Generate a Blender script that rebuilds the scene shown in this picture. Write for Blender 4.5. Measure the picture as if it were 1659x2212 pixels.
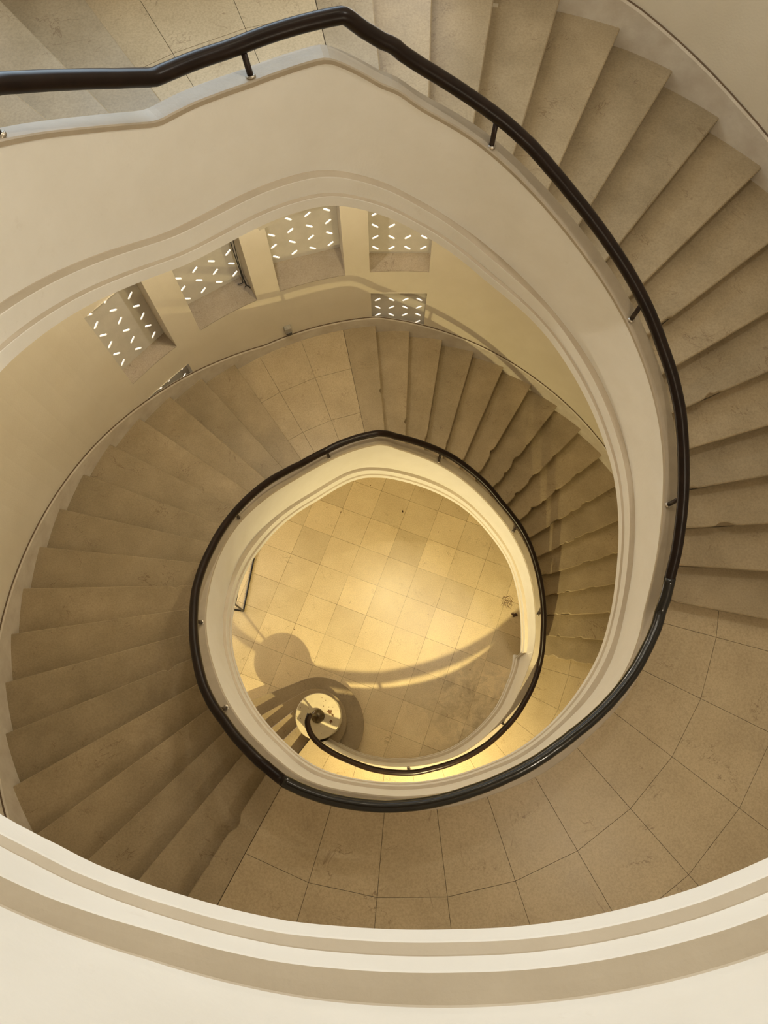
import bpy, bmesh, math, random
import numpy as np
from mathutils import Vector, Matrix
random.seed(7)
rng = np.random.default_rng(11)
for o in list(bpy.data.objects): bpy.data.objects.remove(o, do_unlink=True)
SC = bpy.context.scene
COL = SC.collection
PI = math.pi
U = 0.17                    # one riser, metres; plan data below are in risers about the stair axis

# ------------------------------------------------------------------ camera
cam_d = bpy.data.cameras.new('camera'); cam = bpy.data.objects.new('camera', cam_d); COL.objects.link(cam)
cam_d.sensor_fit = 'VERTICAL'; cam_d.sensor_height = 36.0; cam_d.lens = 1533.0*36.0/2212.0
cam_d.clip_start = 0.02; cam_d.clip_end = 200
_p, _r = 0.28829, -0.00044
_up = np.array([0, math.cos(_p), math.sin(_p)]); _fw = np.array([0, math.sin(_p), -math.cos(_p)]); _rt = np.array([1., 0, 0])
_rt2 = math.cos(_r)*_rt + math.sin(_r)*_up; _up2 = -math.sin(_r)*_rt + math.cos(_r)*_up
M = Matrix(((_rt2[0], _up2[0], -_fw[0]), (_rt2[1], _up2[1], -_fw[1]), (_rt2[2], _up2[2], -_fw[2]))).to_4x4()
M.translation = Vector((-1.3*U, -9.3*U, (72.88431+5)*U))
cam.matrix_world = M
SC.camera = cam
WORLD_STRENGTH = 4.0

# ------------------------------------------------------------------ world, exposure
SC.view_settings.view_transform = 'Standard'; SC.view_settings.look = 'None'
SC.view_settings.gamma = 1.0; SC.view_settings.use_curve_mapping = False
SC.view_settings.exposure = -0.1
w = bpy.data.worlds.new('world'); SC.world = w; w.use_nodes = True
bg = w.node_tree.nodes['Background']; bg.inputs[0].default_value = (1.0, 0.93, 0.82, 1); bg.inputs[1].default_value = WORLD_STRENGTH

def lamp(name, r, phi, z, power, color, size=0.12, kind='POINT', aim=None, sy=None, cone=None):
    d = bpy.data.lights.new(name, kind); d.energy = power; d.color = color
    if kind == 'AREA':
        d.shape = 'RECTANGLE'; d.size = size; d.size_y = sy or size
    else: d.shadow_soft_size = size
    if kind == 'SPOT': d.spot_size = math.radians(cone); d.spot_blend = 1.0
    o = bpy.data.objects.new(name, d); COL.objects.link(o)
    a = math.radians(phi); o.location = (r*math.cos(a)*U, r*math.sin(a)*U, (z+5)*U)
    if aim is not None:
        v = Vector(aim) - o.location; o.rotation_euler = v.to_track_quat('-Z', 'Y').to_euler()
    return o
# a wall spot over the ground landing, wall lamps over the other landings, ceiling lamps at the well edge under the soffits,
# daylight at the top windows, plus two unseen fills
lamp('lamp_ground', 25.0, -79, 17.2, 1500, (1.0, 0.82, 0.40), 0.04, 'SPOT', (-2*U, 0, 3*U), None, 118)
lamp('lamp_ceiling', 13.4, 90, 46.6, 170, (1.0, 0.85, 0.48), 0.08)
lamp('lamp_half_landing', 20, 116, 42, 95, (1.0, 0.93, 0.80), 0.04)
lamp('lamp_landing', 23.7, -52, 60, 100, (1.0, 0.90, 0.74), 0.05)
lamp('lamp_half_landing_top', 21, 116, 79.6, 120, (1.0, 0.92, 0.80), 0.035)
lamp('lamp_ceiling_top', 13.4, 82, 79.6, 50, (1.0, 0.92, 0.70), 0.08)
lamp('fill_flight_top', 14.0, 46, 72, 135, (1.0, 0.95, 0.84), 0.06)  # unseen fill added to brighten the upper right treads
lamp('daylight_top_windows', 25.6, 114, 61.5, 112, (0.64, 0.83, 1.0), 3.6, 'AREA', (0, -12*U, 66*U), 1.4)
lamp('fill_low_left', 24.8, 172, 2, 16, (1.0, 0.92, 0.84), 2.6, 'AREA', (4*U, 0, 8*U), 1.9)  # unseen fill added low on the left to brighten the lower right parapet


# ------------------------------------------------------------------ materials
def newmat(name):
    m = bpy.data.materials.new(name); m.use_nodes = True
    nt = m.node_tree; b = nt.nodes['Principled BSDF']
    return m, nt, b
def N(nt, t, **kw):
    n = nt.nodes.new(t)
    for k, v in kw.items():
        if k in n.inputs: n.inputs[k].default_value = v
        else: setattr(n, k, v)
    return n
def ramp(nt, stops):
    r = nt.nodes.new('ShaderNodeValToRGB'); e = r.color_ramp.elements
    while len(e) < len(stops): e.new(0.5)
    for i, (p, c) in enumerate(stops):
        e[i].position = p; e[i].color = (*c, 1) if len(c) == 3 else c
    return r
def mix(nt, fac, a, b, bt='MIX'):
    m = nt.nodes.new('ShaderNodeMix'); m.data_type = 'RGBA'; m.blend_type = bt
    for s, v in ((0, fac), (6, a), (7, b)):
        if hasattr(v, 'is_output'): nt.links.new(v, m.inputs[s])
        elif s == 0: m.inputs[0].default_value = v
        else: m.inputs[s].default_value = (*v, 1)
    return m.outputs[2]
def marble(name, base, dark, vein, rough=0.42, veins=0.75, random_off=True, tile=None, wear=0.0, coat=0.0):
    """honed cream limestone: clouds, thin wandering veins, fine grain"""
    m, nt, b = newmat(name); L = nt.links
    tc = N(nt, 'ShaderNodeTexCoord'); co = tc.outputs['Object']
    if random_off:
        oi = N(nt, 'ShaderNodeObjectInfo'); mu = N(nt, 'ShaderNodeVectorMath', operation='SCALE'); mu.inputs[0].default_value = (37, 53, 29)
        L.new(oi.outputs['Random'], mu.inputs['Scale'])
        ad = N(nt, 'ShaderNodeVectorMath', operation='ADD'); L.new(co, ad.inputs[0]); L.new(mu.outputs[0], ad.inputs[1]); co2 = ad.outputs[0]
    else: co2 = co
    n1 = N(nt, 'ShaderNodeTexNoise', Scale=2.2, Detail=6.0, Roughness=0.6); L.new(co2, n1.inputs['Vector'])
    r1 = ramp(nt, [(0.3, dark), (0.7, base)]); L.new(n1.outputs['Fac'], r1.inputs[0])
    n2 = N(nt, 'ShaderNodeTexNoise', Scale=60.0, Detail=3.0, Roughness=0.7); L.new(co2, n2.inputs['Vector'])
    r2 = ramp(nt, [(0.35, (0.86, 0.85, 0.83)), (0.6, (1.05, 1.05, 1.05))]); L.new(n2.outputs['Fac'], r2.inputs[0])
    c = mix(nt, 1.0, r1.outputs[0], r2.outputs[0], 'MULTIPLY')
    # veins: distance to a contour of a warped noise
    n3 = N(nt, 'ShaderNodeTexNoise', Scale=1.7, Detail=5.0, Roughness=0.62, Distortion=0.9); L.new(co2, n3.inputs['Vector'])
    s = N(nt, 'ShaderNodeMath', operation='SUBTRACT'); L.new(n3.outputs['Fac'], s.inputs[0]); s.inputs[1].default_value = 0.5
    a = N(nt, 'ShaderNodeMath', operation='ABSOLUTE'); L.new(s.outputs[0], a.inputs[0])
    r3 = ramp(nt, [(0.0, (1, 1, 1)), (0.0075, (0, 0, 0))]); L.new(a.outputs[0], r3.inputs[0])
    n4 = N(nt, 'ShaderNodeTexNoise', Scale=3.1, Detail=2.0); L.new(co2, n4.inputs['Vector'])
    r4 = ramp(nt, [(0.5, (0, 0, 0)), (0.64, (1, 1, 1))]); L.new(n4.outputs['Fac'], r4.inputs[0])
    mm = N(nt, 'ShaderNodeMath', operation='MULTIPLY'); L.new(r3.outputs[0], mm.inputs[0]); L.new(r4.outputs[0], mm.inputs[1])
    mv = N(nt, 'ShaderNodeMath', operation='MULTIPLY'); L.new(mm.outputs[0], mv.inputs[0]); mv.inputs[1].default_value = veins
    c = mix(nt, mv.outputs[0], c, vein)
    if random_off:
        rr = ramp(nt, [(0.0, (0.9, 0.9, 0.9)), (1.0, (1.06, 1.05, 1.03))]); L.new(oi.outputs['Random'], rr.inputs[0])
        c = mix(nt, 1.0, c, rr.outputs[0], 'MULTIPLY')
    if tile: c = tile(nt, c, co)
    L.new(c, b.inputs['Base Color'])
    rn = N(nt, 'ShaderNodeMapRange'); rn.inputs['To Min'].default_value = rough-0.08; rn.inputs['To Max'].default_value = rough+0.12
    L.new(n1.outputs['Fac'], rn.inputs[0]); L.new(rn.outputs[0], b.inputs['Roughness'])
    bp = N(nt, 'ShaderNodeBump', Strength=0.08, Distance=0.01); L.new(n2.outputs['Fac'], bp.inputs['Height']); L.new(bp.outputs[0], b.inputs['Normal'])
    return m
def plaster(name, base, dark, scale=3.0, rough=0.75, stain=(0.5, 0.42, 0.33), stain_amt=0.25):
    m, nt, b = newmat(name); L = nt.links
    tc = N(nt, 'ShaderNodeTexCoord'); co = tc.outputs['Object']
    n1 = N(nt, 'ShaderNodeTexNoise', Scale=scale, Detail=5.0, Roughness=0.6); L.new(co, n1.inputs['Vector'])
    r1 = ramp(nt, [(0.3, dark), (0.68, base)]); L.new(n1.outputs['Fac'], r1.inputs[0])
    n2 = N(nt, 'ShaderNodeTexNoise', Scale=9.0, Detail=8.0, Roughness=0.72); L.new(co, n2.inputs['Vector'])
    r2 = ramp(nt, [(0.62, (0, 0, 0)), (0.8, (stain_amt,)*3)]); L.new(n2.outputs['Fac'], r2.inputs[0])
    c = mix(nt, r2.outputs[0], r1.outputs[0], stain)
    L.new(c, b.inputs['Base Color']); b.inputs['Roughness'].default_value = rough
    n3 = N(nt, 'ShaderNodeTexNoise', Scale=55.0, Detail=4.0); L.new(co, n3.inputs['Vector'])
    bp = N(nt, 'ShaderNodeBump', Strength=0.12, Distance=0.01); L.new(n3.outputs['Fac'], bp.inputs['Height']); L.new(bp.outputs[0], b.inputs['Normal'])
    return m
def plain(name, col, rough=0.5, metal=0.0, var=0.15, scale=20.0, coat=0.0):
    m, nt, b = newmat(name); L = nt.links
    tc = N(nt, 'ShaderNodeTexCoord'); n1 = N(nt, 'ShaderNodeTexNoise', Scale=scale, Detail=4.0); L.new(tc.outputs['Object'], n1.inputs['Vector'])
    r1 = ramp(nt, [(0.3, tuple(c*(1-var) for c in col)), (0.7, tuple(min(1, c*(1+var)) for c in col))]); L.new(n1.outputs['Fac'], r1.inputs[0])
    L.new(r1.outputs[0], b.inputs['Base Color']); b.inputs['Roughness'].default_value = rough; b.inputs['Metallic'].default_value = metal
    if coat: b.inputs['Coat Weight'].default_value = coat; b.inputs['Coat Roughness'].default_value = 0.12
    return m
TH = math.radians(-20.5); PITCH = {'X': 3.45, 'Y': 3.51}
def floor_tiles(nt, c, co):
    """square slabs laid askew, thin dark joints, worn grime near the parapet foot"""
    L = nt.links
    mp = N(nt, 'ShaderNodeMapping'); mp.vector_type = 'POINT'; mp.inputs['Rotation'].default_value = (0, 0, -TH)
    mp.inputs['Scale'].default_value = (1, 1, 1); L.new(co, mp.inputs['Vector'])
    sx = N(nt, 'ShaderNodeSeparateXYZ'); L.new(mp.outputs[0], sx.inputs[0])
    outs = []
    jw = None
    cell = []
    for ax, off in (('X', OFFX), ('Y', OFFY)):
        d = N(nt, 'ShaderNodeMath', operation='MULTIPLY_ADD'); L.new(sx.outputs[ax], d.inputs[0]); d.inputs[1].default_value = 1/(PITCH[ax]*U); d.inputs[2].default_value = off
        f = N(nt, 'ShaderNodeMath', operation='FRACT'); L.new(d.outputs[0], f.inputs[0])
        fl = N(nt, 'ShaderNodeMath', operation='FLOOR'); L.new(d.outputs[0], fl.inputs[0]); cell.append(fl.outputs[0])
        s = N(nt, 'ShaderNodeMath', operation='SUBTRACT'); L.new(f.outputs[0], s.inputs[0]); s.inputs[1].default_value = 0.5
        a = N(nt, 'ShaderNodeMath', operation='ABSOLUTE'); L.new(s.outputs[0], a.inputs[0])
        g = N(nt, 'ShaderNodeMath', operation='GREATER_THAN'); L.new(a.outputs[0], g.inputs[0]); g.inputs[1].default_value = 0.4955
        outs.append(g.outputs[0])
    mx = N(nt, 'ShaderNodeMath', operation='MAXIMUM'); L.new(outs[0], mx.inputs[0]); L.new(outs[1], mx.inputs[1])
    cb = N(nt, 'ShaderNodeCombineXYZ'); L.new(cell[0], cb.inputs[0]); L.new(cell[1], cb.inputs[1])
    wn = N(nt, 'ShaderNodeTexWhiteNoise'); wn.noise_dimensions = '2D'; L.new(cb.outputs[0], wn.inputs['Vector'])
    rr = ramp(nt, [(0.0, (0.86, 0.85, 0.83)), (1.0, (1.08, 1.07, 1.04))]); L.new(wn.outputs['Value'], rr.inputs[0])
    c = mix(nt, 1.0, c, rr.outputs[0], 'MULTIPLY')
    # joints come and go
    n = N(nt, 'ShaderNodeTexNoise', Scale=1.3, Detail=3.0); L.new(co, n.inputs['Vector'])
    r = ramp(nt, [(0.3, (0.25,)*3), (0.62, (1,)*3)]); L.new(n.outputs['Fac'], r.inputs[0])
    mu = N(nt, 'ShaderNodeMath', operation='MULTIPLY'); L.new(mx.outputs[0], mu.inputs[0]); L.new(r.outputs[0], mu.inputs[1])
    c = mix(nt, mu.outputs[0], c, (0.16, 0.1, 0.045))
    # scuffed dirt with ragged swirls on the side where people turn by the parapet foot
    dv = N(nt, 'ShaderNodeVectorMath', operation='DISTANCE'); L.new(co, dv.inputs[0]); dv.inputs[1].default_value = (8.2*U, -7.6*U, 0)
    dm = N(nt, 'ShaderNodeMapRange'); dm.inputs['From Min'].default_value = 7.5*U; dm.inputs['From Max'].default_value = 2.0*U; L.new(dv.outputs['Value'], dm.inputs[0])
    dn = N(nt, 'ShaderNodeTexNoise', Scale=4.2, Detail=10.0, Roughness=0.72, Distortion=0.55); L.new(co, dn.inputs['Vector'])
    dr = ramp(nt, [(0.42, (0,)*3), (0.62, (1,)*3)]); L.new(dn.outputs['Fac'], dr.inputs[0])
    d2 = N(nt, 'ShaderNodeMath', operation='MULTIPLY'); L.new(dm.outputs[0], d2.inputs[0]); L.new(dr.outputs[0], d2.inputs[1])
    d3 = N(nt, 'ShaderNodeMath', operation='MULTIPLY'); L.new(d2.outputs[0], d3.inputs[0]); d3.inputs[1].default_value = 0.5
    c = mix(nt, d3.outputs[0], c, (0.2, 0.15, 0.09))
    # small scattered chips
    v = N(nt, 'ShaderNodeTexVoronoi', Scale=3.2); L.new(co, v.inputs['Vector'])
    lt = N(nt, 'ShaderNodeMath', operation='LESS_THAN'); L.new(v.outputs['Distance'], lt.inputs[0]); lt.inputs[1].default_value = 0.035
    c = mix(nt, lt.outputs[0], c, (0.2, 0.12, 0.05))
    return c
OFFX, OFFY = -0.913, -0.199
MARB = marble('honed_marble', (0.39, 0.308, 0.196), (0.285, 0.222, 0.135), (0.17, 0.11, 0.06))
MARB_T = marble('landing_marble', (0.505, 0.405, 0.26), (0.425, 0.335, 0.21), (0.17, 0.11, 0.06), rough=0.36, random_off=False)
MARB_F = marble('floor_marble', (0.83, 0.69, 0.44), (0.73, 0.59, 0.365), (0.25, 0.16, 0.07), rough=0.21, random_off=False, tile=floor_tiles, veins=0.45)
MARB_F.node_tree.nodes['Principled BSDF'].inputs['Specular IOR Level'].default_value = 1.0
GROUT = plain('grout', (0.13, 0.085, 0.05), 0.9)
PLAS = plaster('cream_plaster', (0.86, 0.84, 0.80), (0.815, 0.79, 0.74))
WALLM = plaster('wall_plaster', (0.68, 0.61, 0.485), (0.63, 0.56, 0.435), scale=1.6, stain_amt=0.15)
SKIRT = plaster('skirting_stone', (0.62, 0.56, 0.465), (0.5, 0.43, 0.34), scale=5.0, rough=0.5, stain=(0.25, 0.19, 0.13), stain_amt=0.5)
COPM = plaster('coping_stone', (0.45, 0.38, 0.29), (0.38, 0.32, 0.24), scale=4.0, rough=0.5, stain=(0.3, 0.22, 0.15), stain_amt=0.4)
LEDGE = plaster('shaded_ledge_paint', (0.6, 0.525, 0.42), (0.54, 0.465, 0.365), scale=5.0, rough=0.7)  # darker than the parapet plaster: the ledges' shade is put into this colour
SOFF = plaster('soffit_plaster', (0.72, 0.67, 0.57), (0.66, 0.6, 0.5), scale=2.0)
WRAPM = plain('black_rail_wrap', (0.008, 0.007, 0.006), 0.16, var=0.2, scale=8.0)
RAILM = plain('dark_rail_lacquer', (0.013, 0.007, 0.005), 0.3, var=0.25, scale=8.0)
RAILM.node_tree.nodes['Principled BSDF'].inputs['Specular IOR Level'].default_value = 0.18
POSTM = plain('dark_iron', (0.025, 0.013, 0.009), 0.4, metal=0.3)
CAPM = plain('bare_metal_collar', (0.5, 0.45, 0.38), 0.35, metal=0.9)
BRONZE = plain('worn_bronze', (0.12, 0.09, 0.05), 0.3, metal=0.8, var=0.5)
SCREENM = plaster('screen_concrete', (0.62, 0.575, 0.5), (0.54, 0.5, 0.43), scale=5.0)
SILLM = marble('sill_marble', (0.45, 0.38, 0.3), (0.36, 0.3, 0.23), (0.14, 0.1, 0.07), rough=0.4)
BLACKM = plain('black_steel', (0.02, 0.017, 0.013), 0.4, metal=0.4)
PLASTIC = plain('grey_plastic', (0.32, 0.29, 0.24), 0.5)
DARKP = plain('dark_plastic', (0.03, 0.025, 0.02), 0.3)
FLAKE = plain('flaked_paint_scar', (0.16, 0.08, 0.035), 0.8)
DISC = plaster('worn_newel_top', (0.66, 0.58, 0.4), (0.56, 0.48, 0.33), scale=6.0, rough=0.5, stain=(0.28, 0.18, 0.09), stain_amt=0.6)
LEAFM = plain('dry_leaf', (0.06, 0.03, 0.012), 0.8)
CABLEM = plain('cable_black', (0.02, 0.02, 0.02), 0.6)

# ------------------------------------------------------------------ object helpers
def obj(name, verts, faces, mat, parent=None, smooth=False):
    me = bpy.data.meshes.new(name); me.from_pydata([tuple(v) for v in verts], [], [tuple(f) for f in faces]); me.validate(); me.update()
    bm = bmesh.new(); bm.from_mesh(me); bmesh.ops.recalc_face_normals(bm, faces=bm.faces); bm.to_mesh(me); bm.free()
    me.materials.append(mat)
    if smooth: 
        for p in me.polygons: p.use_smooth = True
    o = bpy.data.objects.new(name, me); COL.objects.link(o)
    if parent is not None: o.parent = parent; o.matrix_parent_inverse = parent.matrix_world.inverted()
    return o
def thing(name, label, cat, loc=(0, 0, 0), group=None):
    o = bpy.data.objects.new(name, None); COL.objects.link(o); o.location = loc; o['label'] = label; o['category'] = cat; o.empty_display_size = 0.1
    if group: o['group'] = group
    bpy.context.view_layer.update()
    return o
def struct(o, kind='structure'): o['kind'] = kind; return o
def P(r, phi, z):
    a = math.radians(phi); return (r*math.cos(a)*U, r*math.sin(a)*U, (z+5)*U)
class MB:
    def __init__(s): s.v = []; s.f = []
    def add(s, verts, faces):
        n = len(s.v); s.v += [tuple(v) for v in verts]; s.f += [tuple(i+n for i in f) for f in faces]
    def prism(s, top, zt, zb):
        """plan polygon (x,y in metres) -> closed prism"""
        n = len(top); V = [(x, y, zt) for x, y in top] + [(x, y, zb) for x, y in top]
        s.add(V, [tuple(range(n)), tuple(range(2*n-1, n-1, -1))] + [(i, i+n, (i+1) % n+n, (i+1) % n) for i in range(n)])
    def sweep(s, rings, close_ends=True, closed_ring=True):
        n = len(rings[0]); V = [p for r in rings for p in r]; F = []
        for i in range(len(rings)-1):
            for j in range(n if closed_ring else n-1):
                a = i*n+j; b = i*n+(j+1) % n; F.append((a, b, b+n, a+n))
        if close_ends: F += [tuple(range(n)), tuple(range(len(V)-1, len(V)-n-1, -1))]
        s.add(V, F)
    def tube(s, pts, rad, n=10, cap=True):
        pts = [Vector(p) for p in pts]; rings = []
        up = None
        for i, p in enumerate(pts):
            t = (pts[min(i+1, len(pts)-1)]-pts[max(i-1, 0)]).normalized()
            if up is None: up = t.orthogonal().normalized()
            up = (up - t*up.dot(t)); up = up.normalized() if up.length > 1e-6 else t.orthogonal().normalized()
            bi = t.cross(up); r = rad[i] if hasattr(rad, '__len__') else rad
            rings.append([p + up*math.cos(2*PI*k/n)*r + bi*math.sin(2*PI*k/n)*r for k in range(n)])
        s.sweep(rings, cap)
    def box(s, c, sx, sy, sz, rot=None):
        V = [Vector((x*sx/2, y*sy/2, z*sz/2)) for x in (-1, 1) for y in (-1, 1) for z in (-1, 1)]
        if rot is not None: V = [rot @ v for v in V]
        s.add([v+Vector(c) for v in V], [(0, 1, 3, 2), (4, 6, 7, 5), (0, 4, 5, 1), (2, 3, 7, 6), (0, 2, 6, 4), (1, 5, 7, 3)])
    def build(s, name, mat, parent=None, smooth=False, bevel=0): 
        o = obj(name, s.v, s.f, mat, parent, smooth)
        if bevel:
            b = o.modifiers.new('bevel', 'BEVEL'); b.width = bevel; b.segments = 2; b.limit_method = 'ANGLE'; b.angle_limit = 0.6
        return o
def itp(tab):
    xs = np.array([t[0] for t in tab]); ys = np.array([t[1] for t in tab]); return lambda a: float(np.interp(a, xs, ys))

# ------------------------------------------------------------------ the stair as measured: (angle, radius) tables
RAIL=[(-122.5,13.29),(-116.3,13.35),(-108.6,13.38),(-100.9,13.52),(-91.9,13.62),(-84.1,13.70),(-76.6,13.65),(-68.7,13.70),(-61.2,13.75),(-53.7,13.82),(-46.6,13.83),(-39.5,13.88),(-32.6,13.87),(-25.4,13.90),(-18.6,13.90),(-11.9,13.71),(-5.4,13.48),(4.8,13.29),(11.6,13.19),(18.6,13.11),(25.8,13.06),(32.2,12.98),(38.9,12.80),(46.0,12.63),(53.8,12.67),(61.6,12.66),(70.0,12.66),(79.3,12.54),(135.4,12.02),(142.6,12.07),(150.4,12.10),(158.2,12.16),(166.1,12.25),(173.7,12.34),(181.4,12.51),(188.1,12.66),(194.4,12.71),(202.0,12.83),(208.6,12.94),(214.9,13.07),(220.5,13.09),(225.1,13.04),(228.9,13.07),(234.1,13.08),(239.0,13.13),(243.5,13.28),(247.8,13.27),(252.5,13.23),(258.1,13.14),(264.3,13.04),(269.4,12.92),(274.6,12.80),(282.4,12.61),(290.0,12.50),(296.8,12.45),(302.3,12.41),(308.0,12.42),(314.0,12.52),(320.7,12.64),(327.0,12.77),(332.8,12.85),(338.8,12.96),(344.3,12.95),(349.3,12.82),(353.3,12.82),(358.3,12.78),(363.2,12.77),(368.9,12.77),(373.7,12.79),(379.2,12.85),(385.1,12.84),(391.1,12.78),(397.6,12.79),(403.9,12.75),(409.7,12.70),(414.9,12.68),(420.3,12.69),(425.6,12.77),(429.8,12.89),(435.4,12.94),(441.3,12.90),(491.2,12.68),(496.4,12.59),(502.3,12.62),(507.7,12.72),(510.2,12.81),(530.0,12.80),(560.0,12.85),(600.0,12.90),(648.0,12.40),(700.0,12.30),(720.0,12.30)]
COP=[(-121.0,13.06),(-117.0,13.07),(-113.0,13.11),(-109.0,13.15),(-105.0,13.17),(-101.0,13.18),(-97.0,13.18),(-93.0,13.19),(-89.0,13.20),(-85.0,13.22),(-81.0,13.25),(-77.0,13.28),(-73.0,13.32),(-69.0,13.36),(-65.0,13.38),(-61.0,13.38),(-57.0,13.36),(-53.0,13.33),(-49.0,13.31),(-45.0,13.30),(-41.0,13.31),(-37.0,13.31),(-33.0,13.26),(-29.0,13.20),(-25.0,13.17),(-21.0,13.20),(-17.0,13.24),(-13.0,13.23),(-9.0,13.16),(-5.0,13.05),(-1.0,12.93),(3.0,12.84),(7.0,12.77),(11.0,12.72),(15.0,12.67),(19.0,12.61),(23.0,12.55),(27.0,12.47),(31.0,12.38),(35.0,12.31),(39.0,12.24),(43.0,12.16),(47.0,12.09),(51.0,12.04),(55.0,12.02),(59.0,12.00),(63.0,11.99),(67.0,11.98),(71.0,11.97),(75.0,11.95),(79.0,11.93),(83.0,11.90),(87.0,11.88),(91.0,11.86),(95.0,11.83),(99.0,11.81),(103.0,11.79),(107.0,11.76),(111.0,11.74),(115.0,11.72),(119.0,11.69),(123.0,11.67),(127.0,11.65),(131.0,11.63),(135.0,11.60),(139.0,11.60),(143.0,11.62),(147.0,11.67),(151.0,11.72),(155.0,11.80),(159.0,11.88),(163.0,11.95),(167.0,12.01),(171.0,12.06),(175.0,12.10),(179.0,12.14),(183.0,12.18),(187.0,12.22),(191.0,12.28),(195.0,12.34),(199.0,12.39),(203.0,12.43),(207.0,12.45),(211.0,12.47),(215.0,12.52),(219.0,12.58),(223.0,12.61),(227.0,12.64),(231.0,12.67),(235.0,12.68),(239.0,12.75),(243.0,12.88),(247.0,12.96),(251.0,12.93),(255.0,12.85),(259.0,12.78),(263.0,12.74),(267.0,12.72),(271.0,12.68),(275.0,12.65),(279.0,12.62),(283.0,12.58),(287.0,12.54),(291.0,12.53),(295.0,12.58),(299.0,12.60),(303.0,12.59),(307.0,12.57),(311.0,12.57),(315.0,12.61),(319.0,12.68),(323.0,12.73),(327.0,12.75),(331.0,12.75),(335.0,12.72),(339.0,12.67),(343.0,12.58),(347.0,12.48),(351.0,12.42),(355.0,12.38),(359.0,12.34),(363.0,12.33),(367.0,12.34),(371.0,12.37),(375.0,12.39),(379.0,12.40),(383.0,12.40),(387.0,12.39),(391.0,12.38),(395.0,12.36),(399.0,12.35),(403.0,12.32),(407.0,12.29),(411.0,12.26),(415.0,12.25),(419.0,12.26),(423.0,12.29),(427.0,12.34),(431.0,12.40),(435.0,12.46),(439.0,12.50),(443.0,12.47),(447.0,12.41),(451.0,12.37),(455.0,12.34),(459.0,12.31),(463.0,12.28),(467.0,12.25),(471.0,12.23),(475.0,12.20),(479.0,12.17),(483.0,12.14),(487.0,12.12),(491.0,12.09),(495.0,12.05),(499.0,12.01),(503.0,12.00),(507.0,12.04),(511.0,12.11),(530.0,12.28),(560.0,12.35),(600.0,12.42),(620.0,12.28),(648.0,11.95),(700.0,11.80),(720.0,11.80)]
BOT=[(-11.0,12.79),(-7.0,12.67),(-3.0,12.55),(1.0,12.45),(5.0,12.38),(9.0,12.32),(13.0,12.29),(17.0,12.26),(21.0,12.24),(25.0,12.22),(29.0,12.16),(33.0,12.07),(37.0,11.97),(41.0,11.88),(45.0,11.82),(49.0,11.78),(53.0,11.74),(57.0,11.68),(61.0,11.63),(65.0,11.58),(69.0,11.54),(73.0,11.50),(77.0,11.48),(81.0,11.46),(85.0,11.45),(89.0,11.44),(93.0,11.42),(97.0,11.40),(101.0,11.38),(105.0,11.36),(109.0,11.33),(113.0,11.31),(117.0,11.29),(121.0,11.26),(125.0,11.24),(129.0,11.22),(133.0,11.20),(137.0,11.19),(141.0,11.20),(145.0,11.23),(149.0,11.26),(153.0,11.29),(157.0,11.31),(161.0,11.35),(165.0,11.43),(169.0,11.51),(173.0,11.58),(177.0,11.65),(181.0,11.72),(185.0,11.80),(189.0,11.88),(193.0,11.97),(197.0,12.06),(201.0,12.13),(205.0,12.17),(209.0,12.20),(213.0,12.24),(217.0,12.29),(221.0,12.33),(225.0,12.37),(229.0,12.39),(233.0,12.42),(237.0,12.47),(241.0,12.56),(245.0,12.64),(249.0,12.66),(253.0,12.62),(257.0,12.56),(261.0,12.51),(265.0,12.47),(269.0,12.44),(273.0,12.41),(277.0,12.37),(281.0,12.34),(285.0,12.31),(289.0,12.29),(293.0,12.30),(297.0,12.32),(301.0,12.32),(305.0,12.31),(309.0,12.30),(313.0,12.29),(317.0,12.28),(321.0,12.27),(325.0,12.27),(329.0,12.28),(333.0,12.29),(337.0,12.28),(341.0,12.24),(345.0,12.17),(349.0,12.07),(353.0,11.98),(357.0,11.93),(361.0,11.91),(365.0,11.91),(369.0,11.92),(373.0,11.94),(377.0,11.96),(381.0,11.96),(385.0,11.92),(389.0,11.90),(393.0,11.89),(397.0,11.88),(401.0,11.88),(405.0,11.89),(409.0,11.91),(413.0,11.93),(417.0,11.92),(421.0,11.89),(425.0,11.84),(429.0,11.81),(433.0,11.84),(437.0,11.95),(441.0,12.03),(445.0,12.01),(449.0,11.97),(453.0,11.94),(457.0,11.90),(461.0,11.88),(465.0,11.85),(469.0,11.82),(473.0,11.79),(477.0,11.77),(481.0,11.74),(485.0,11.71),(489.0,11.68),(493.0,11.65),(497.0,11.62),(501.0,11.60),(505.0,11.60),(509.0,11.62),(513.0,11.64),(517.0,11.67),(521.0,11.71),(525.0,11.74),(529.0,11.77),(533.0,11.80),(537.0,11.84),(560.0,11.93),(597.0,12.10),(599.4,12.10),(601.5,12.06),(603.5,12.03),(605.8,12.02),(608.8,11.98),(611.7,11.94),(614.6,11.91),(618.1,11.87),(621.2,11.81),(623.7,11.77),(627.8,11.71),(631.2,11.68),(635.4,11.63),(639.0,11.58),(642.0,11.54),(645.1,11.49),(647.7,11.45),(700.0,11.35),(720.0,11.35)]

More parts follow.
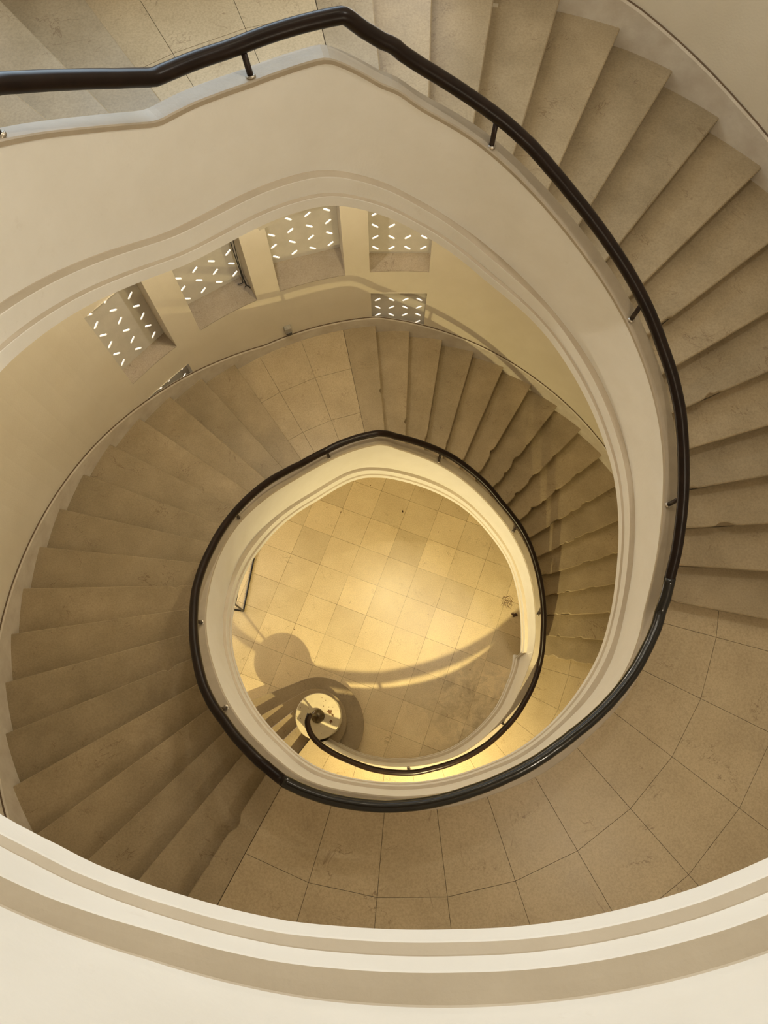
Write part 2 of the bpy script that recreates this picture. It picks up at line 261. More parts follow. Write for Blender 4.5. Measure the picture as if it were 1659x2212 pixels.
STEP = 7.06; A_R, A_S = -11.2, 124.7       # first nosing of the two flights of every storey, degrees
rRail, rCop, rBot = itp(RAIL), itp(COP), itp(BOT)
rW = itp([(-180, 26), (-140, 26), (-11, 25.65), (38, 25.6), (58, 25.4), (93, 25.4), (127, 25.4), (141, 25.55), (155, 25.8), (176, 26), (190, 26.2), (204, 26.3), (238, 26.4), (300, 26.5), (349, 26.5), (398, 26.7), (411, 26.85), (425, 27.3), (454, 27.3), (600, 27.4), (730, 27.4)])
def Lz(phi):
    ph = (phi+122.3) % 360; n = math.floor((phi+122.3)/360)
    return 33*n + float(np.interp(ph, [0, 104.04, 111.1, 216.6, 239.94, 247.0, 360], [0, 0, 1, 16, 16, 17, 33]))
# the parapet and the rail lift over the half landings
def soft(tab, sig, step=.5):
    """the same table, gently rounded"""
    xs = np.arange(tab[0][0], tab[-1][0]+step, step); ys = np.interp(xs, [t[0] for t in tab], [t[1] for t in tab])
    k = np.exp(-.5*(np.arange(-24, 25)*step/sig)**2); k /= k.sum(); ys = np.convolve(np.pad(ys, 24, mode='edge'), k, 'valid')
    return lambda a: float(np.interp(a, xs, ys))
dlR = itp([(86, 0), (90, .03), (92.5, .1), (95, .4), (98, .78), (105, .87), (112, .92), (117.64, .92), (119, .75), (124.7, .22), (129, -.08), (133, 0), (446, 0), (450, .02), (453, .1), (456, .42), (459, .95), (461.6, 1.53), (470, 1.52), (477.64, 1.51), (480, 1.21), (484.7, .69), (488, .32), (491, 0)])
dlC = itp([(82, 0), (91, .19), (98.5, 1.17), (109, 1.21), (117.64, 1.22), (120, .99), (124.7, .5), (130, .1), (134, 0), (450, 0), (456, .34), (459, .9), (462, 1.4), (465, 1.84), (472, 1.81), (477.64, 1.83), (479, 1.67), (484.7, 1.03), (487, .79), (494, 0.0)])
dB = itp([(-20, -1.4), (-5, -1.6), (10, -1.6), (30, -1.5), (60, -1.7), (80, -2.4), (91, -2.6), (96, -2.2), (101, -1.6), (105, -1.0), (112, -.8), (117.64, -.95), (119, -1.2), (124.7, -1.95), (128, -2.38), (150, -2.7), (190, -2.5), (237, -2.2), (243, -1.7), (250, -1.5), (300, -1.5), (320, -1.5), (343, -1.3), (365, -1.9), (380, -2.35), (430, -2.8), (440, -2.85), (446, -2.6), (453, -2.45), (459, -1.7), (464, -1.05), (468, -.68), (474, -.5), (477.64, -.42), (482, -.93), (484.7, -1.26), (488, -1.67), (494, -2.25), (500, -2.65), (510, -2.75), (540, -2.6), (590, -2.6), (600, -2.8), (720, -2.8)])
def total(f, sig): return soft([(a, f(a)) for a in np.arange(-130, 720.1, .5)], sig)
zCop = total(lambda p: Lz(p)+3.8+dlC(p), 1.0)
zRail = total(lambda p: Lz(p)+5.0+dlR(p), .35)
zBot = total(lambda p: Lz(p)+dB(p), 2.6)

# ------------------------------------------------------------------ ground floor and outer walls
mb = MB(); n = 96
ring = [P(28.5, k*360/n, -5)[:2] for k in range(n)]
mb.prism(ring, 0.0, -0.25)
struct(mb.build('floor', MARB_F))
mb = MB(); mb.prism([P(31, k*360/n, -5)[:2] for k in range(n)], 104*U, 101*U); struct(mb.build('ceiling', SOFF))

WIN = [(132.95, 142.95), (116.45, 128.0), (99.95, 112.1), (84.75, 95.5)]      # upper row of openings
LOWIN = [(84.75, 95.4), (132.6, 142.9)]                                     # grilles near the stair foot
def wall_patch(mb, phis, rows_fn, holes):
    """curved wall, one quad per cell, leaving the openings free; 0.5 riser thick skin outside"""
    for a, b in zip(phis[:-1], phis[1:]):
        ra, rb = rows_fn(a), rows_fn(b)
        am = (a+b)/2
        for i in range(len(ra)-1):
            zm = (ra[i]+ra[i+1]+rb[i]+rb[i+1])/4
            if any(h[0] < am < h[1] and h[2] < zm < h[3] for h in holes): continue
            mb.add([P(rW(a), a, ra[i]), P(rW(b), b, rb[i]), P(rW(b), b, rb[i+1]), P(rW(a), a, ra[i+1])], [(0, 1, 2, 3)])
def grid(a0, a1, breaks=(), step=3.0):
    s = set(np.round(np.arange(a0, a1, step), 3).tolist()+[a0, a1]) | set(breaks)
    s = sorted(s); out = [s[0]]
    for v in s[1:]:
        if v-out[-1] > 0.2 or v in breaks or v == a1: 
            if v-out[-1] <= 0.2 and out[-1] not in breaks and len(out) > 1: out[-1] = v
            else: out.append(v)
    return out
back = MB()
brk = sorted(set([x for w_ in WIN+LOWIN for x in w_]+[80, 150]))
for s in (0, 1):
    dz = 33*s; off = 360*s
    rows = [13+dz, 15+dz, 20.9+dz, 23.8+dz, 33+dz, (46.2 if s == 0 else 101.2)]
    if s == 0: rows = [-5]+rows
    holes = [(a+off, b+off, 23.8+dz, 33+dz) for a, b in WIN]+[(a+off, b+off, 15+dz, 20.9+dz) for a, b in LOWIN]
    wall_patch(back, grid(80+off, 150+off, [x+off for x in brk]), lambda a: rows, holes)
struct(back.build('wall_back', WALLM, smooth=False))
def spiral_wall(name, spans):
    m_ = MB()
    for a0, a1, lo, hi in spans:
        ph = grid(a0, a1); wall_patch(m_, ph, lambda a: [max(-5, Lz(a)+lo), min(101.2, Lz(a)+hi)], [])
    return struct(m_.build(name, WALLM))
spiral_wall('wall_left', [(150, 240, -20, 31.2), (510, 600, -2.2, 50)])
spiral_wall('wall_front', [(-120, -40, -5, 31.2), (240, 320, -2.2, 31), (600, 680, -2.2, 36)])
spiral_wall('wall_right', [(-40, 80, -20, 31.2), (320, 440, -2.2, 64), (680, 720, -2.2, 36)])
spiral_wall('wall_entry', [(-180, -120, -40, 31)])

# window openings: reveals, marble sill and a pierced concrete screen with white daylight behind it
def screen(parent, a0, a1, r, z0, z1, depth=0.1):
    """slab pierced by slots that lean left and right in turn"""
    mb = MB(); am = (a0+a1)/2; A, B = Vector(P(r, a0, z0)), Vector(P(r, a1, z0)); wid = (B-A).length/U; ux = (B-A).normalized(); nrm = Vector((math.cos(math.radians(am)), math.sin(math.radians(am)), 0))
    nx = max(3, round(wid/1.36)); ny = max(2, round((z1-z0)/1.28)); cw, ch = wid/nx, (z1-z0)/ny
    def p(x, y, d): return A + ux*(x*U) + Vector((0, 0, y*U)) + nrm*(d*U)
    for i in range(nx):
        for j in range(ny):
            cx, cy = (i+.5)*cw, (j+.5)*ch; s = 1 if (i+j) % 2 else -1
            hl, hw = 0.31, 0.09; ang = s*math.radians(38); ca, sa = math.cos(ang), math.sin(ang)
            hole = []
            for k in range(12):      # rounded slot outline, 12 points
                t = 2*PI*k/12; lx = math.copysign(min(abs(hl*1.12*math.cos(t)), hl), math.cos(t)); ly = math.copysign(min(abs(hw*1.7*math.sin(t)), hw), math.sin(t))
                hole.append((cx+lx*ca-ly*sa, cy+lx*sa+ly*ca))
            out = []
            for k in range(12):
                hx, hy = hole[k][0]-cx, hole[k][1]-cy; q = max(abs(hx)/(cw/2), abs(hy)/(ch/2)); out.append((cx+hx/q, cy+hy/q))
            # make sure the cell corners are kept
            corners = [(cx+sx*cw/2, cy+sy*ch/2) for sx, sy in ((1, 1), (-1, 1), (-1, -1), (1, -1))]
            for c in corners:
                k = min(range(12), key=lambda q: (out[q][0]-c[0])**2+(out[q][1]-c[1])**2); out[k] = c
            for d, rev in ((0, 0), (depth, 1)):
                V = [p(*h, d) for h in hole]+[p(*o_, d) for o_ in out]
                mb.add(V, [(k, (k+1) % 12, (k+1) % 12+12, k+12) for k in range(12)])
            V = [p(*h, 0) for h in hole]+[p(*h, depth) for h in hole]
            mb.add(V, [(k, (k+1) % 12, (k+1) % 12+12, k+12) for k in range(12)])
    return mb.build('pierced_screen', SCREENM, parent)
def opening(idx, a0, a1, z0, z1, rs, sill=True, off=0, scr=True):
    mb = MB(); W0, W1 = rW(a0+off), rW(a1+off)
    for a, r in ((a0, W0), (a1, W1)):
        mb.add([P(r, a, z0), P(rs+.35, a, z0), P(rs+.35, a, z1), P(r, a, z1)], [(0, 1, 2, 3)])
    mb.add([P(W0, a0, z1), P(rs+.35, a0, z1), P(rs+.35, a1, z1), P(W1, a1, z1)], [(0, 1, 2, 3)])
    o = struct(mb.build('window_%d' % idx, WALLM))
    s = MB(); q = [P(W0+.02, a0, z0)[:2], P(rs+.4, a0, z0)[:2], P(rs+.4, a1, z0)[:2], P(W1+.02, a1, z0)[:2]]
    mids = [P((W0+W1)/2+.02, a1+(a0-a1)*t, z0)[:2] for t in (.25, .5, .75)]
    s.prism(q+mids, (z0+5.02)*U, (z0+4.8)*U); s.build('sill', SILLM, o)
    if scr: screen(o, a0, a1, rs, z0+.02, z1)
    return o
for i, ((a0, a1), rs) in enumerate(zip(WIN, (27.1, 28.0, 28.1, 27.2))): win = opening(i+1, a0, a1, 23.8, 33, rs)
    
for i, ((a0, a1), rs) in enumerate(zip(LOWIN, (25.95, 26.6))): opening(i+5, a0, a1, 15, 20.9, rs)
for i, ((a0, a1), rs) in enumerate(zip(WIN, (29.1, 30.0, 30.1, 29.2))): opening(i+7, a0, a1, 56.8, 66, rs, off=360)

# a tangle of old cable at the foot of the second screen
mb = MB()
for k in range(3):
    pts = [P(26.6+.35*k+.25*math.sin(k+t*2.1), 116.9+.35*k*t+.25*math.sin(3*t+k), 24.05+.1*k+6.5*max(0, 1-t)**1.5) for t in np.linspace(0, 1.7, 18)]
    mb.tube(pts, 0.006, 6)
o = mb.build('loose_cable', CABLEM, None, True); o['label'] = 'black loose cable tangled on the sill corner of the second screened opening from the left'; o['category'] = 'cable'

# skirting stones: their foot follows the treads, their top runs smooth
def skirting(name, a0, a1, step=1.0):
    mb = MB(); rings = []
    for a in np.arange(a0, a1+.01, step):
        r = rW(a); zt = Lz(a)+1.3; zb = Lz(a)-1.35
        rings.append([P(r+.05, a, zb), P(r-.16, a, zb), P(r-.16, a, zt-.12), P(r-.1, a, zt), P(r+.05, a, zt)])
    mb.sweep(rings); o = struct(mb.build(name, SKIRT))
    j = MB(); j.tube([P(rW(a)-.05, a, Lz(a)+1.3) for a in np.arange(a0, a1+.01, step)], .05*U, 6); j.build('top_joint', GROUT, o)
skirting('baseboard_right', -11, 93); skirting('baseboard_back', 93, 125); skirting('baseboard_left', 125, 238); skirting('baseboard_front', 238, 349)
skirting('trim_1', 349, 453); skirting('trim_2', 453, 485); skirting('trim_3', 485, 598)

# ------------------------------------------------------------------ steps
def chip_line(nseg, seed, amount, lo, hi):
    """nosing wear: broken-off bites, deepest in the walked part"""
    r_ = np.random.default_rng(seed); out = np.zeros(nseg+1)
    for _ in range(int(amount)):
        c = r_.uniform(lo, hi); wdt = r_.uniform(0.012, 0.05); dep = r_.uniform(0.06, 0.22)
        t = np.linspace(0, 1, nseg+1); prof = np.clip(1-np.abs(t-c)/wdt, 0, 1); out = np.maximum(out, dep*np.minimum(1, prof*1.8)*(1+.25*r_.standard_normal(nseg+1)*(prof > 0)))
    return np.clip(out, 0, .36)
def make_step(parent, phi, nxt, z, seed, chips=0, lo=.1, hi=.6, ext=.6):
    """one marble tread (nosing at phi, running back under the next riser) with its riser stone"""
    nseg = 60 if chips else 16
    ri0, ri1 = rCop(phi)+.35, rCop(nxt)+.35
    bite = chip_line(nseg, seed, chips, lo, hi) if chips else np.zeros(nseg+1)
    t = np.linspace(0, 1, nseg+1)
    ro0, ro1 = rW(phi)+.02, rW(nxt)+.02
    a = math.radians(phi); tv = np.array([-math.sin(a), math.cos(a)])*U
    front = []; 
    for k in range(nseg+1):
        p0 = np.array(P(ri0+(ro0-ri0)*t[k], phi, z)[:2]); front.append(p0 + tv*bite[k])
    back_ = [np.array(P(ri1+(ro1-ri1)*t[k], nxt+ext, z)[:2]) for k in range(nseg+1)]
    zt = (z+5)*U; zb = zt-.24*U; mb = MB(); nn = nseg+1
    e = .045*U                         # eased arris
    V = [(*(f+tv*.05), zt) for f in front]+[(*f, zt-e) for f in front]+[(*f, zb) for f in front]+[(*b_, zt) for b_ in back_]+[(*b_, zb) for b_ in back_]
    F = []
    for k in range(nseg):
        F += [(k, k+1, nn+k+1, nn+k), (nn+k, nn+k+1, 2*nn+k+1, 2*nn+k), (k+1, k, 3*nn+k, 3*nn+k+1), (2*nn+k, 2*nn+k+1, 4*nn+k+1, 4*nn+k), (3*nn+k+1, 3*nn+k, 4*nn+k, 4*nn+k+1)]
    F += [(0, nn, 2*nn, 4*nn, 3*nn), (nn-1, 3*nn-1+0, 5*nn-1, 4*nn-1)]
    F[-1] = (nn-1, 4*nn-1, 5*nn-1, 3*nn-1, 2*nn-1)
    mb.add(V, F)
    tr = mb.build('tread', MARB, parent)
    r_ = MB(); d0 = .22
    q = [np.array(P(ri0, phi, z)[:2])+tv*d0, np.array(P(ro0, phi, z)[:2])+tv*d0, np.array(P(ro0, phi, z)[:2])+tv*(d0+.25), np.array(P(ri0, phi, z)[:2])+tv*(d0+.25)]
    r_.prism([tuple(x) for x in q], zb, (z-1+5)*U-.02*U); r_.build('riser', MARB, tr)
    return tr
def soffit(parent, a0, a1, top=-1.4, th=.5, z=None, name='soffit'):
    mb = MB(); rings = []
    for a in np.arange(a0, a1+.01, 2.0):
        zz = Lz(a) if z is None else z
        ri, ro = rCop(a)+.3, rW(a)+.3
        rings.append([P(ri, a, zz+top), P(ro, a, zz+top), P(ro, a, zz+top-th), P(ri, a, zz+top-th)])
    mb.sweep(rings); return mb.build(name, SOFF, parent)
def flight(label, first, n, z0, chipfn, loc_phi):
    t = thing('stair_flight', label, 'stairs', P(19, loc_phi, z0), 'flights of the spiral stair')
    for k in range(n):
        phi = first+STEP*k; last = (k == n-1)
        make_step(t, phi, phi+STEP, z0+k+1, 100+int(z0)*7+k, *chipfn(k))
    soffit(t, first-3, first+STEP*(n-1)+2)
    return t
f1 = flight('lower right flight of cream marble steps with the most chipped nosings', A_R, 15, 0, lambda k: ((6, .02, .8) if k < 10 else (2, .05, .4)), A_R)
f2 = flight('lower left flight of marble steps curving past the screened openings down the left wall', A_S, 16, 16, lambda k: ((1, .02, .25) if k in (0, 2, 4, 5, 8, 9, 10, 11) else (0,)), A_S)
f3 = flight('upper right flight of broad marble steps beside the thick handrail at the right edge', 360+A_R, 15, 33, lambda k: ((2, .02, .35) if k < 8 else (1, .0, .2)), 360+A_R)
f4 = flight('top left flight of marble steps climbing out of the upper left corner', 360+A_S, 16, 49, lambda k: (2, .02, .3), 360+A_S)

# the five bottom steps, the first two bull-nosed round the newel
t5 = thing('stair_flight', 'short bottom flight of five marble steps fanning out around the round newel', 'stairs', P(19, -150, -5), 'flights of the spiral stair')
NWC = np.array([-7.75, -8.71])           # newel centre, risers
def arc_step(phi, nxt, z, centre, rad, a_from, a_to):
    mb = MB(); pts = [np.array(P(rW(phi)+.02, phi, z)[:2])]
    for a in np.linspace(a_from, a_to, 30): pts.append(U*(centre+rad*np.array([math.cos(math.radians(a)), math.sin(math.radians(a))])))
    pts.append(np.array(P(13.4, -112, z)[:2])); pts.append(np.array(P(13.6, nxt+6, z)[:2])); pts.append(np.array(P(rW(nxt)+.02, nxt+.6, z)[:2]))
    mb.prism([tuple(p) for p in pts], (z+5)*U, (z+5)*U-.24*U); tr = mb.build('tread', MARB, t5, bevel=.006)
    r_ = MB(); c = np.mean(pts, axis=0); 
    q = [tuple(c+(p-c)*.972) for p in pts]; r_.prism(q, (z+5)*U-.24*U, (z+4)*U); r_.build('riser', MARB, tr)
PH5 = [-156.5, -149.4, -142.3, -136.0]
arc_step(PH5[0], PH5[1], -4, np.array([-8.25, -9.55]), 4.85, 108, -28)
arc_step(PH5[1], PH5[2], -3, np.array([-8.35, -9.15]), 3.2, 112, -45)
for k in (2, 3): make_step(t5, PH5[k], PH5[k]+STEP-.3, -5+k+1, 900+k, 0)
struct_s = MB(); rings = []
for a in np.arange(-142, -126, 2.0):
    zt = -5.0+max(0, (a+163.6)/STEP)-1.3; zt = min(zt, -1.3)
    rings.append([P(14, a, zt), P(26.2, a, zt), P(26.2, a, -5.3), P(14, a, -5.3)])
struct_s.sweep(rings); struct_s.build('core', SOFF, t5)

# ------------------------------------------------------------------ landings
def landing(label, a0, a1, z, radial, ringr, strip_in=None, soff=True, inner=.5, strip_a=None, front=None):
    t = thing('stair_landing', label, 'landing', P(19, (a0+a1)/2, z), 'landings of the spiral stair')
    b = MB(); rings = []
    for a in np.linspace(a0+1, a1, 40):
        rings.append([P(rCop(a)+.3, a, z-.1), P(rW(a)+.05, a, z-.1), P(rW(a)+.05, a, z-1.0), P(rCop(a)+.3, a, z-1.0)])
    b.sweep(rings); b.build('slab', GROUT, t)
    g = .022; mb = MB(); zz = [-99]
    rr = [None]+list(ringr)+[None]
    for a_, b_ in zip(radial[:-1], radial[1:]):
        for i in range(len(rr)-1):
            am = (a_+b_)/2
            def rad(k, a): 
                if rr[k] is None: return rCop(a)+.32 if k == 0 else rW(a)+.03
                # ring joints run straight from one radial joint to the next
                return rr[k]
            fr = 57.3*g/2
            ns = 6 if rr[i] is None or rr[i+1] is None else 1
            def edge(k):
                pa, pb = a_, b_
                if rr[k] is None: return [P(rad(k, a), a, z)[:2] for a in np.linspace(pa+fr/rad(k, am), pb-fr/rad(k, am), 7)]
                return [P(rr[k], a, z)[:2] for a in (pa+fr/rr[k], pb-fr/rr[k])]
            lo, hi = edge(i), edge(i+1)
            c = np.array(lo+hi)
            sh = lambda pts, d: [tuple(np.array(q)*(1+d/np.linalg.norm(q))) for q in pts]
            if rr[i] is not None: lo = sh(lo, g*U/2)
            if rr[i+1] is not None: hi = sh(hi, -g*U/2)
            mb.prism(lo+hi[::-1], (z+5)*U, (z+5)*U-.1*U)
    mb.build('paving', MARB_T, t)
    if strip_a is not None:
        # stone along the top of the flight below, with its nosing and the last riser
        s0, s1 = strip_a
        make_step(t, s0, s1, z, 500+int(z), 2, .02, .5, ext=-.03)
    if soff: soffit(t, a0+4, a1-4, top=-1.0, th=.45, z=z)
    return t
L_RAD = [-118.15+11.41*k for k in range(10)]
landing('marble half landing under the pierced openings between the two lower flights', A_R+15*STEP+1, A_S+1.2, 16, [101.4, 110.3, 119.4, 125.6], [16.95, 21.3], strip_a=(A_R+15*STEP, 101.35))
landing('lowest floor landing of warm lit marble at the head of the bottom flight', -128.6, A_R+1.2, 0, [-128.2, -118.15]+L_RAD[1:]+[A_R+.9], [17.85, 21.95], soff=False)
landing('broad floor landing of radial marble slabs in the lower right of the photo', 238, 360+A_R+1.2, 33, [x+360 for x in L_RAD]+[360+A_R+.9], [17.85, 21.95], strip_a=(A_S+16*STEP, 241.8))
landing('grey lit half landing at the top edge behind the peak of the upper handrail', 360+A_R+15*STEP+1, 360+A_S+1.2, 49, [461.4, 470.3, 479.4, 485.6], [16.95, 21.3], strip_a=(360+A_R+15*STEP, 461.35))
# the floor slab behind the near parapet, above the picture's lower edge
b = MB(); rings = []
for a in np.linspace(598, 708, 56):
    rings.append([P(rCop(a)+.32, a, 66), P(rW(a)+.03, a, 66), P(rW(a)+.03, a, 64.6), P(rCop(a)+.32, a, 64.6)])
b.sweep(rings); struct(b.build('floor', MARB_T))

# ------------------------------------------------------------------ parapets: solid curved walls with two stepped mouldings
def parapet(label, a0, a1, ground_to=None, near=False, z_end=None, tail=None):
    t = thing('stair_parapet', label, 'parapet', P(rCop(a0)+.3, a0, zCop(a0)), 'parapet turns round the stair well')
    TH_ = .62
    A = sorted(set([float(x) for x in np.arange(a0, a1, 1.0)]+[a1]))
    # wall body, mouldings, coping
    body, m1, m2, cp, lg, l2 = [], [], [], [], [], []
    for a in A:
        r, zc = rCop(a), zCop(a)
        if ground_to is not None and a < ground_to:
            zb = -5.2; rb = r-.36; z1, z2 = -2.6, -1.5+min(0, 0)
            z1, z2 = zb+.75+1.2, zb+.75+2.6
            body.append([P(r, a, zc-.18), P(r, a, z2), P(r-.02, a, zb), P(r+TH_, a, zb), P(r+TH_, a, zc-.18)])
        else:
            rb, zb = rBot(a), zBot(a)
            body.append([P(r, a, zc-.18), P(r+(rb-r)*.1, a, zb+.3), P(rb+.25, a, zb), P(r+TH_, a, zb), P(r+TH_, a, zc-.18)])
        o = r-rb; nb = float(np.interp(a, [596, 612], [0, 1])); h1, h2 = .62-.07*nb, 1.55-.43*nb
        base = (-4.35 if ground_to is not None and a < ground_to else zb)
        f2 = r-o*.73
        # big ledge: cove from the wall face out to the upper band
        # broad ledge where the wall steps out, the band under it, a second small step and the lowest band
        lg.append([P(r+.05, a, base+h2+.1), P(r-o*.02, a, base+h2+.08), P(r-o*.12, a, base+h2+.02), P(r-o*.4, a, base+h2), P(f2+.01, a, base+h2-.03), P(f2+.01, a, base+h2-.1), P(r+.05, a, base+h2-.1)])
        m1.append([P(f2+.012, a, base+h2-.03), P(f2, a, base+h2-.06), P(f2, a, base+h1-.02), P(r+.1, a, base+h1-.02), P(r+.1, a, base+h2-.1), P(f2+.03, a, base+h2-.1)])
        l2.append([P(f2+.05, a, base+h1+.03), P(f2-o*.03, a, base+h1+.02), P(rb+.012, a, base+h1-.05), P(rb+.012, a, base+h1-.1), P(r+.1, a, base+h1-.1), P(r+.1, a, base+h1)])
        m2.append([P(rb+.015, a, base+h1-.06), P(rb, a, base+h1-.09), P(rb, a, base), P(r+.1, a, base), P(r+.1, a, base+h1-.1)])
        cp.append([P(r-.03, a, zc-.2), P(r-.03, a, zc-.04), P(r+.02, a, zc), P(r+TH_-.02, a, zc), P(r+TH_+.02, a, zc-.04), P(r+TH_+.02, a, zc-.2)])
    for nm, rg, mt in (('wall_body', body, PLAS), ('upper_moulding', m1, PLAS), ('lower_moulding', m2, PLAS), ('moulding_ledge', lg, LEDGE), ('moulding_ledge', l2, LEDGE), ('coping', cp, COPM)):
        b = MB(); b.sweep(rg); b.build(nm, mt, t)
    return t
pa = parapet('cream curved parapet of the innermost lower turn, starting at the round newel', -122.5, 245.5, ground_to=-11.5)
# foot plinth of the lowest stretch, ending in a small square return
mb = MB(); rings = []
for a in np.arange(-122.5, -10.4, 1.0):
    r = rCop(a)-.1 - .26*max(0, min(1, (a+40)/28)); rings.append([P(r, a, -5), P(r, a, -4.3), P(r+.12, a, -4.15), P(r+.5, a, -4.15), P(r+.5, a, -5)])
mb.sweep(rings); mb.build('plinth', PLAS, pa)
pb = parapet('wide cream parapet of the upper turn sweeping round to the upper left', 245.5, 604)
pc = parapet('near bright white parapet across the whole bottom edge of the photo', 604, 700, near=True)
# newel drum at the foot of the lower parapet
mb = MB(); prof = [(2.16, -3.0), (2.16, -2.4), (2.02, -2.3), (2.02, .6), (2.2, .72), (2.2, .94), (2.14, 1.0), (0.02, 1.0)]
rings = []
for k in range(48):
    a = 2*PI*k/48; rings.append([(U*(NWC[0]+r*math.cos(a)), U*(NWC[1]+r*math.sin(a)), (z+5)*U) for r, z in prof])
V = [p for r in rings for p in r]; m_ = len(prof); F = []
for i in range(48):
    for j in range(m_-1): F.append((i*m_+j, ((i+1) % 48)*m_+j, ((i+1) % 48)*m_+j+1, i*m_+j+1))
F.append(tuple(i*m_+m_-1 for i in range(48))); mb.add(V, F)
nw = mb.build('newel', DISC, pa)
def blob(mb, c, r, z, seed, n=14, th=.01, stretch=1.0, rot=0):
    q = np.random.default_rng(seed); pts = []
    for k in range(n):
        a = 2*PI*k/n; rr = r*(.55+.75*q.random()); x, y = rr*math.cos(a)*stretch, rr*math.sin(a)
        pts.append((U*(c[0]+x*math.cos(rot)-y*math.sin(rot)), U*(c[1]+x*math.sin(rot)+y*math.cos(rot))))
    mb.prism(pts, (z+5)*U+th*U, (z+5)*U-.005)
def scar(*a, **k):
    m_ = MB(); blob(m_, *a, **k); m_.build('paint_scar', FLAKE, nw)
scar(NWC+np.array([1.15, .42]), .22, 1, 3, stretch=1.3, rot=-.4); scar(NWC+np.array([1.42, .1]), .1, 1, 8, stretch=2, rot=-1.1); scar(NWC+np.array([1.25, -.5]), .15, 1, 5, stretch=1.0, rot=.8)
q = np.random.default_rng(4)
for k in range(26):
    a = q.uniform(0, 2*PI); r = math.sqrt(q.uniform(.05, 1))*2.1
    scar(NWC+np.array([r*math.cos(a), r*math.sin(a)]), q.uniform(.015, .05), 1, 40+k, n=7)

# ------------------------------------------------------------------ handrails
def rail_pts(a0, a1, step=1.0):
    ks = [98, 119, 129, 243.0, 456, 461.6, 477, 491]
    A = sorted(set(np.round(np.arange(a0, a1+.01, step), 2).tolist()+[k for k in ks if a0 < k < a1])); return [P(rRail(a), a, zRail(a)) for a in A]
def handrail(label, pts, posts, seed, rad=.265):
    t = thing('handrail', label, 'handrail', pts[0], 'handrail turns round the stair well'); mb = MB()
    mb.tube(pts, rad*U, 16); mb.build('rail', RAILM, t, True)
    for a in posts:
        b = MB(); lo = Vector(P(rCop(a)+.2, a, zCop(a)-.02)); hi = Vector(P(rRail(a)-.06, a, zRail(a)-.15))
        d = hi-lo; b.tube([lo, lo+d*.5, hi], .105*U, 10); br = b.build('rail_bracket', POSTM, t, True)
        c = MB(); c.tube([lo-d*.02, lo+d*.07], .17*U, 12); c.build('collar', CAPM, br, True)
    return t
# the lowest rail curls in over the newel
def catmull(pts, n=6):
    Q = [np.array(p, float) for p in pts]; Q = [2*Q[0]-Q[1]]+Q+[2*Q[-1]-Q[-2]]; out = []
    for i in range(1, len(Q)-2):
        for k in range(n):
            t = k/n; out.append(.5*((2*Q[i])+(-Q[i-1]+Q[i+1])*t+(2*Q[i-1]-5*Q[i]+4*Q[i+1]-Q[i+2])*t*t+(-Q[i-1]+3*Q[i]-3*Q[i+1]+Q[i+2])*t**3))
    out.append(Q[-2]); return out
HR1_START = [(U*p[0], U*p[1], (p[2]+5)*U) for p in catmull([(-8.13, -8.54, 5.0), (-8.33, -9.3, 5.0), (-7.97, -10.33, 5.0), (-7.14, -11.21, 5.0), (-6.1, -11.88, 5.0)])[:-1]]
p1 = HR1_START + rail_pts(-116, 243.0)
h1 = handrail('slim dark handrail of the lower turn curling in over the newel', p1, [-85.9, -44, 1.8, 34.8, 74.3, 118.0, 159.4, 197.0, 222], 1)
h2 = handrail('thick dark handrail of the upper turn peaking at the top edge of the photo', rail_pts(243.0, 600), [276, 319.3, 363.8, 399.2, 436.7, 477.2, 515, 552], 2)
mb = MB(); mb.tube(rail_pts(243.5, 349.2), [.278*U*(1+.012*math.sin(k*1.7)+.01*math.sin(k*.53)) for k in range(len(rail_pts(243.5, 349.2)))], 16); wr = mb.build('rail_wrap', WRAPM, h2, True); wr['label'] = 'black glossy wrapped stretch of the handrail'
# post under the curled end
mb = MB(); a, b = Vector((U*NWC[0], U*NWC[1], 6*U)), Vector(HR1_START[0])
mb.tube([a, a+(b-a)*.5, b], [.1*U, .085*U, .085*U], 10); po = mb.build('end_post', BRONZE, h1, True)
mb = MB(); rg = [(.66, 1.0), (.66, 1.08), (.6, 1.2), (.46, 1.34), (.28, 1.42), (.12, 1.46)]
pts = [(U*NWC[0], U*NWC[1], (z+5)*U) for r, z in rg]
rings = [[(U*(NWC[0]+r*math.cos(2*PI*k/24)), U*(NWC[1]+r*math.sin(2*PI*k/24)), (z+5)*U) for k in range(24)] for r, z in rg]
mb.sweep(rings); mb.build('base_boss', BRONZE, po, True)

# ------------------------------------------------------------------ small things
# barrier frame on the ground floor, left
t = thing('metal_barrier', 'black tubular steel barrier frame standing on the ground floor beside the left parapet', 'barrier', (-16.75*U, 2.45*U, 0))
A0, B0 = Vector((-16.75*U, 2.45*U, 0)), Vector((-15.75*U, 9.4*U, 0)); dr = (B0-A0).normalized(); sd = Vector((-dr.y, dr.x, 0)); hgt = 4.6*U
def bar(name, a, b, r=.1):
    mb = MB(); mb.tube([a, b], r*U, 8); mb.build(name, BLACKM, t)
up = Vector((0, 0, 1)); rr_ = .1*U
bar('bottom_rail', A0+up*rr_, B0+up*rr_); bar('top_rail', A0+up*hgt, B0+up*hgt)
for q_ in (A0, B0):
    bar('upright', q_+up*rr_, q_+up*hgt); bar('foot', q_+up*rr_, q_+up*rr_+sd*1.3*U)
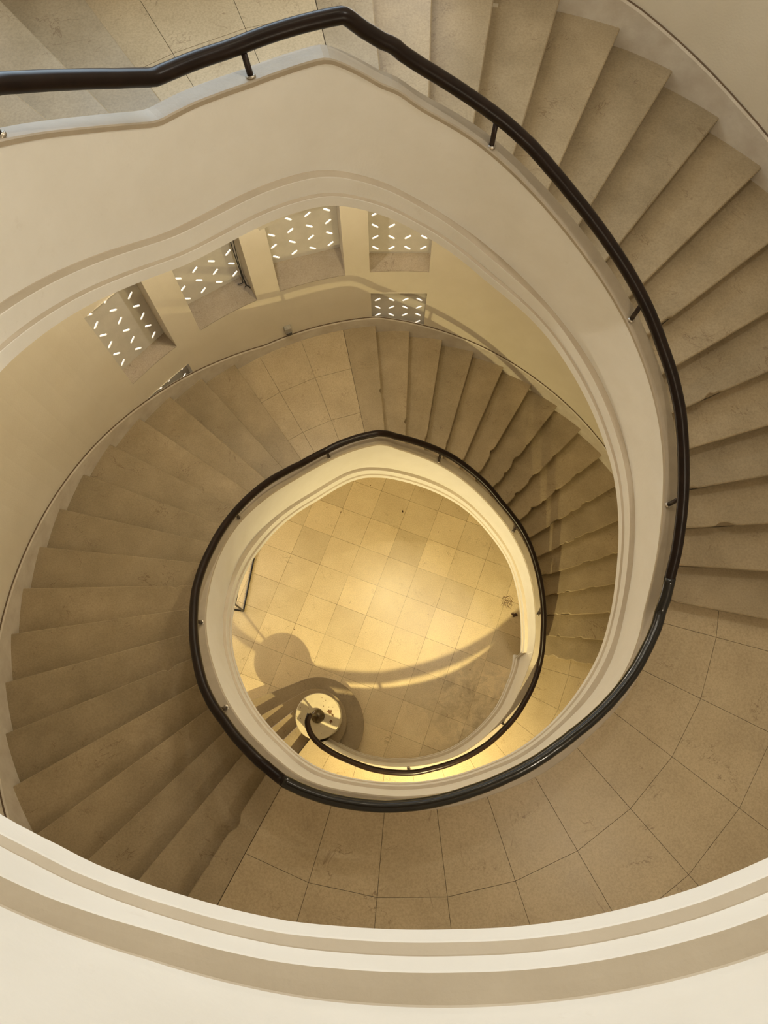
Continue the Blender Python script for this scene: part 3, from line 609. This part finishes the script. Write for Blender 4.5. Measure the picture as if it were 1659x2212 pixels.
# little box on the wall over the half landing skirting
a, z = 112.4, 18.35; r = rW(a)
t = thing('wall_box', 'small grey box with a dark lower half on the wall over the half landing', 'fixture', P(r, a, z))
rot = Matrix.Rotation(math.radians(a), 3, 'Z')
mb = MB(); mb.box(P(r-.2, a, z+.2), .42*U, .62*U, .62*U, rot); mb.build('case', PLASTIC, t, bevel=.006)
mb = MB(); mb.box(P(r-.24, a, z-.3), .4*U, .5*U, .42*U, rot); mb.build('sensor_window', DARKP, t, bevel=.006)
mb = MB(); mb.tube([P(r-.08, a, z-.5), P(r-.1, a+.15, z-.95)], .035*U, 6); mb.build('lead', PLASTIC, t)
# broken corner of paving patched at the parapet foot, and litter
def litter(name, label, cat, c, r, z, seed, mat, th=.06, stretch=1.6, rot=0):
    mb = MB(); blob(mb, c, r, z, seed, n=12, th=th, stretch=stretch, rot=rot); o = mb.build(name, mat); o['label'] = label; o['category'] = cat
litter('debris_lump', 'dark scrap of debris on the ground floor tight against the right parapet foot', 'debris', np.array([13.0, 2.0]), .2, -5, 21, LEAFM, th=.12)
litter('dry_leaf', 'tiny dark leaf lying on the ground floor near the top of the well', 'leaf', np.array([.85, 13.85]), .16, -5, 22, LEAFM, th=.03, stretch=.5)
t = MB(); q = np.random.default_rng(9)
for k, rad in enumerate((.62, .5, .36, .22, .1)):
    c = np.array([12.25, 3.45])+q.uniform(-.05, .05, 2); jag = [rad*(1+.22*q.standard_normal()) for _ in range(11)]
    pts = [(U*(c[0]+jag[j % 11]*math.cos(j*2*PI/11)), U*(c[1]+jag[j % 11]*math.sin(j*2*PI/11)), .0012) for j in range(12)]; t.tube(pts, .0025, 5)
for k in range(7):
    an = q.uniform(0, 2*PI); pts = [(U*(12.25+r*math.cos(an+.12*math.sin(9*r))), U*(3.45+r*math.sin(an+.12*math.sin(9*r))), .0012) for r in np.linspace(.1, q.uniform(.55, .85), 6)]; t.tube(pts, .0022, 5)
o = t.build('cracked_patch', FLAKE); o['label'] = 'crazed broken patch of paving on the ground floor by the right parapet'; o['category'] = 'crack'
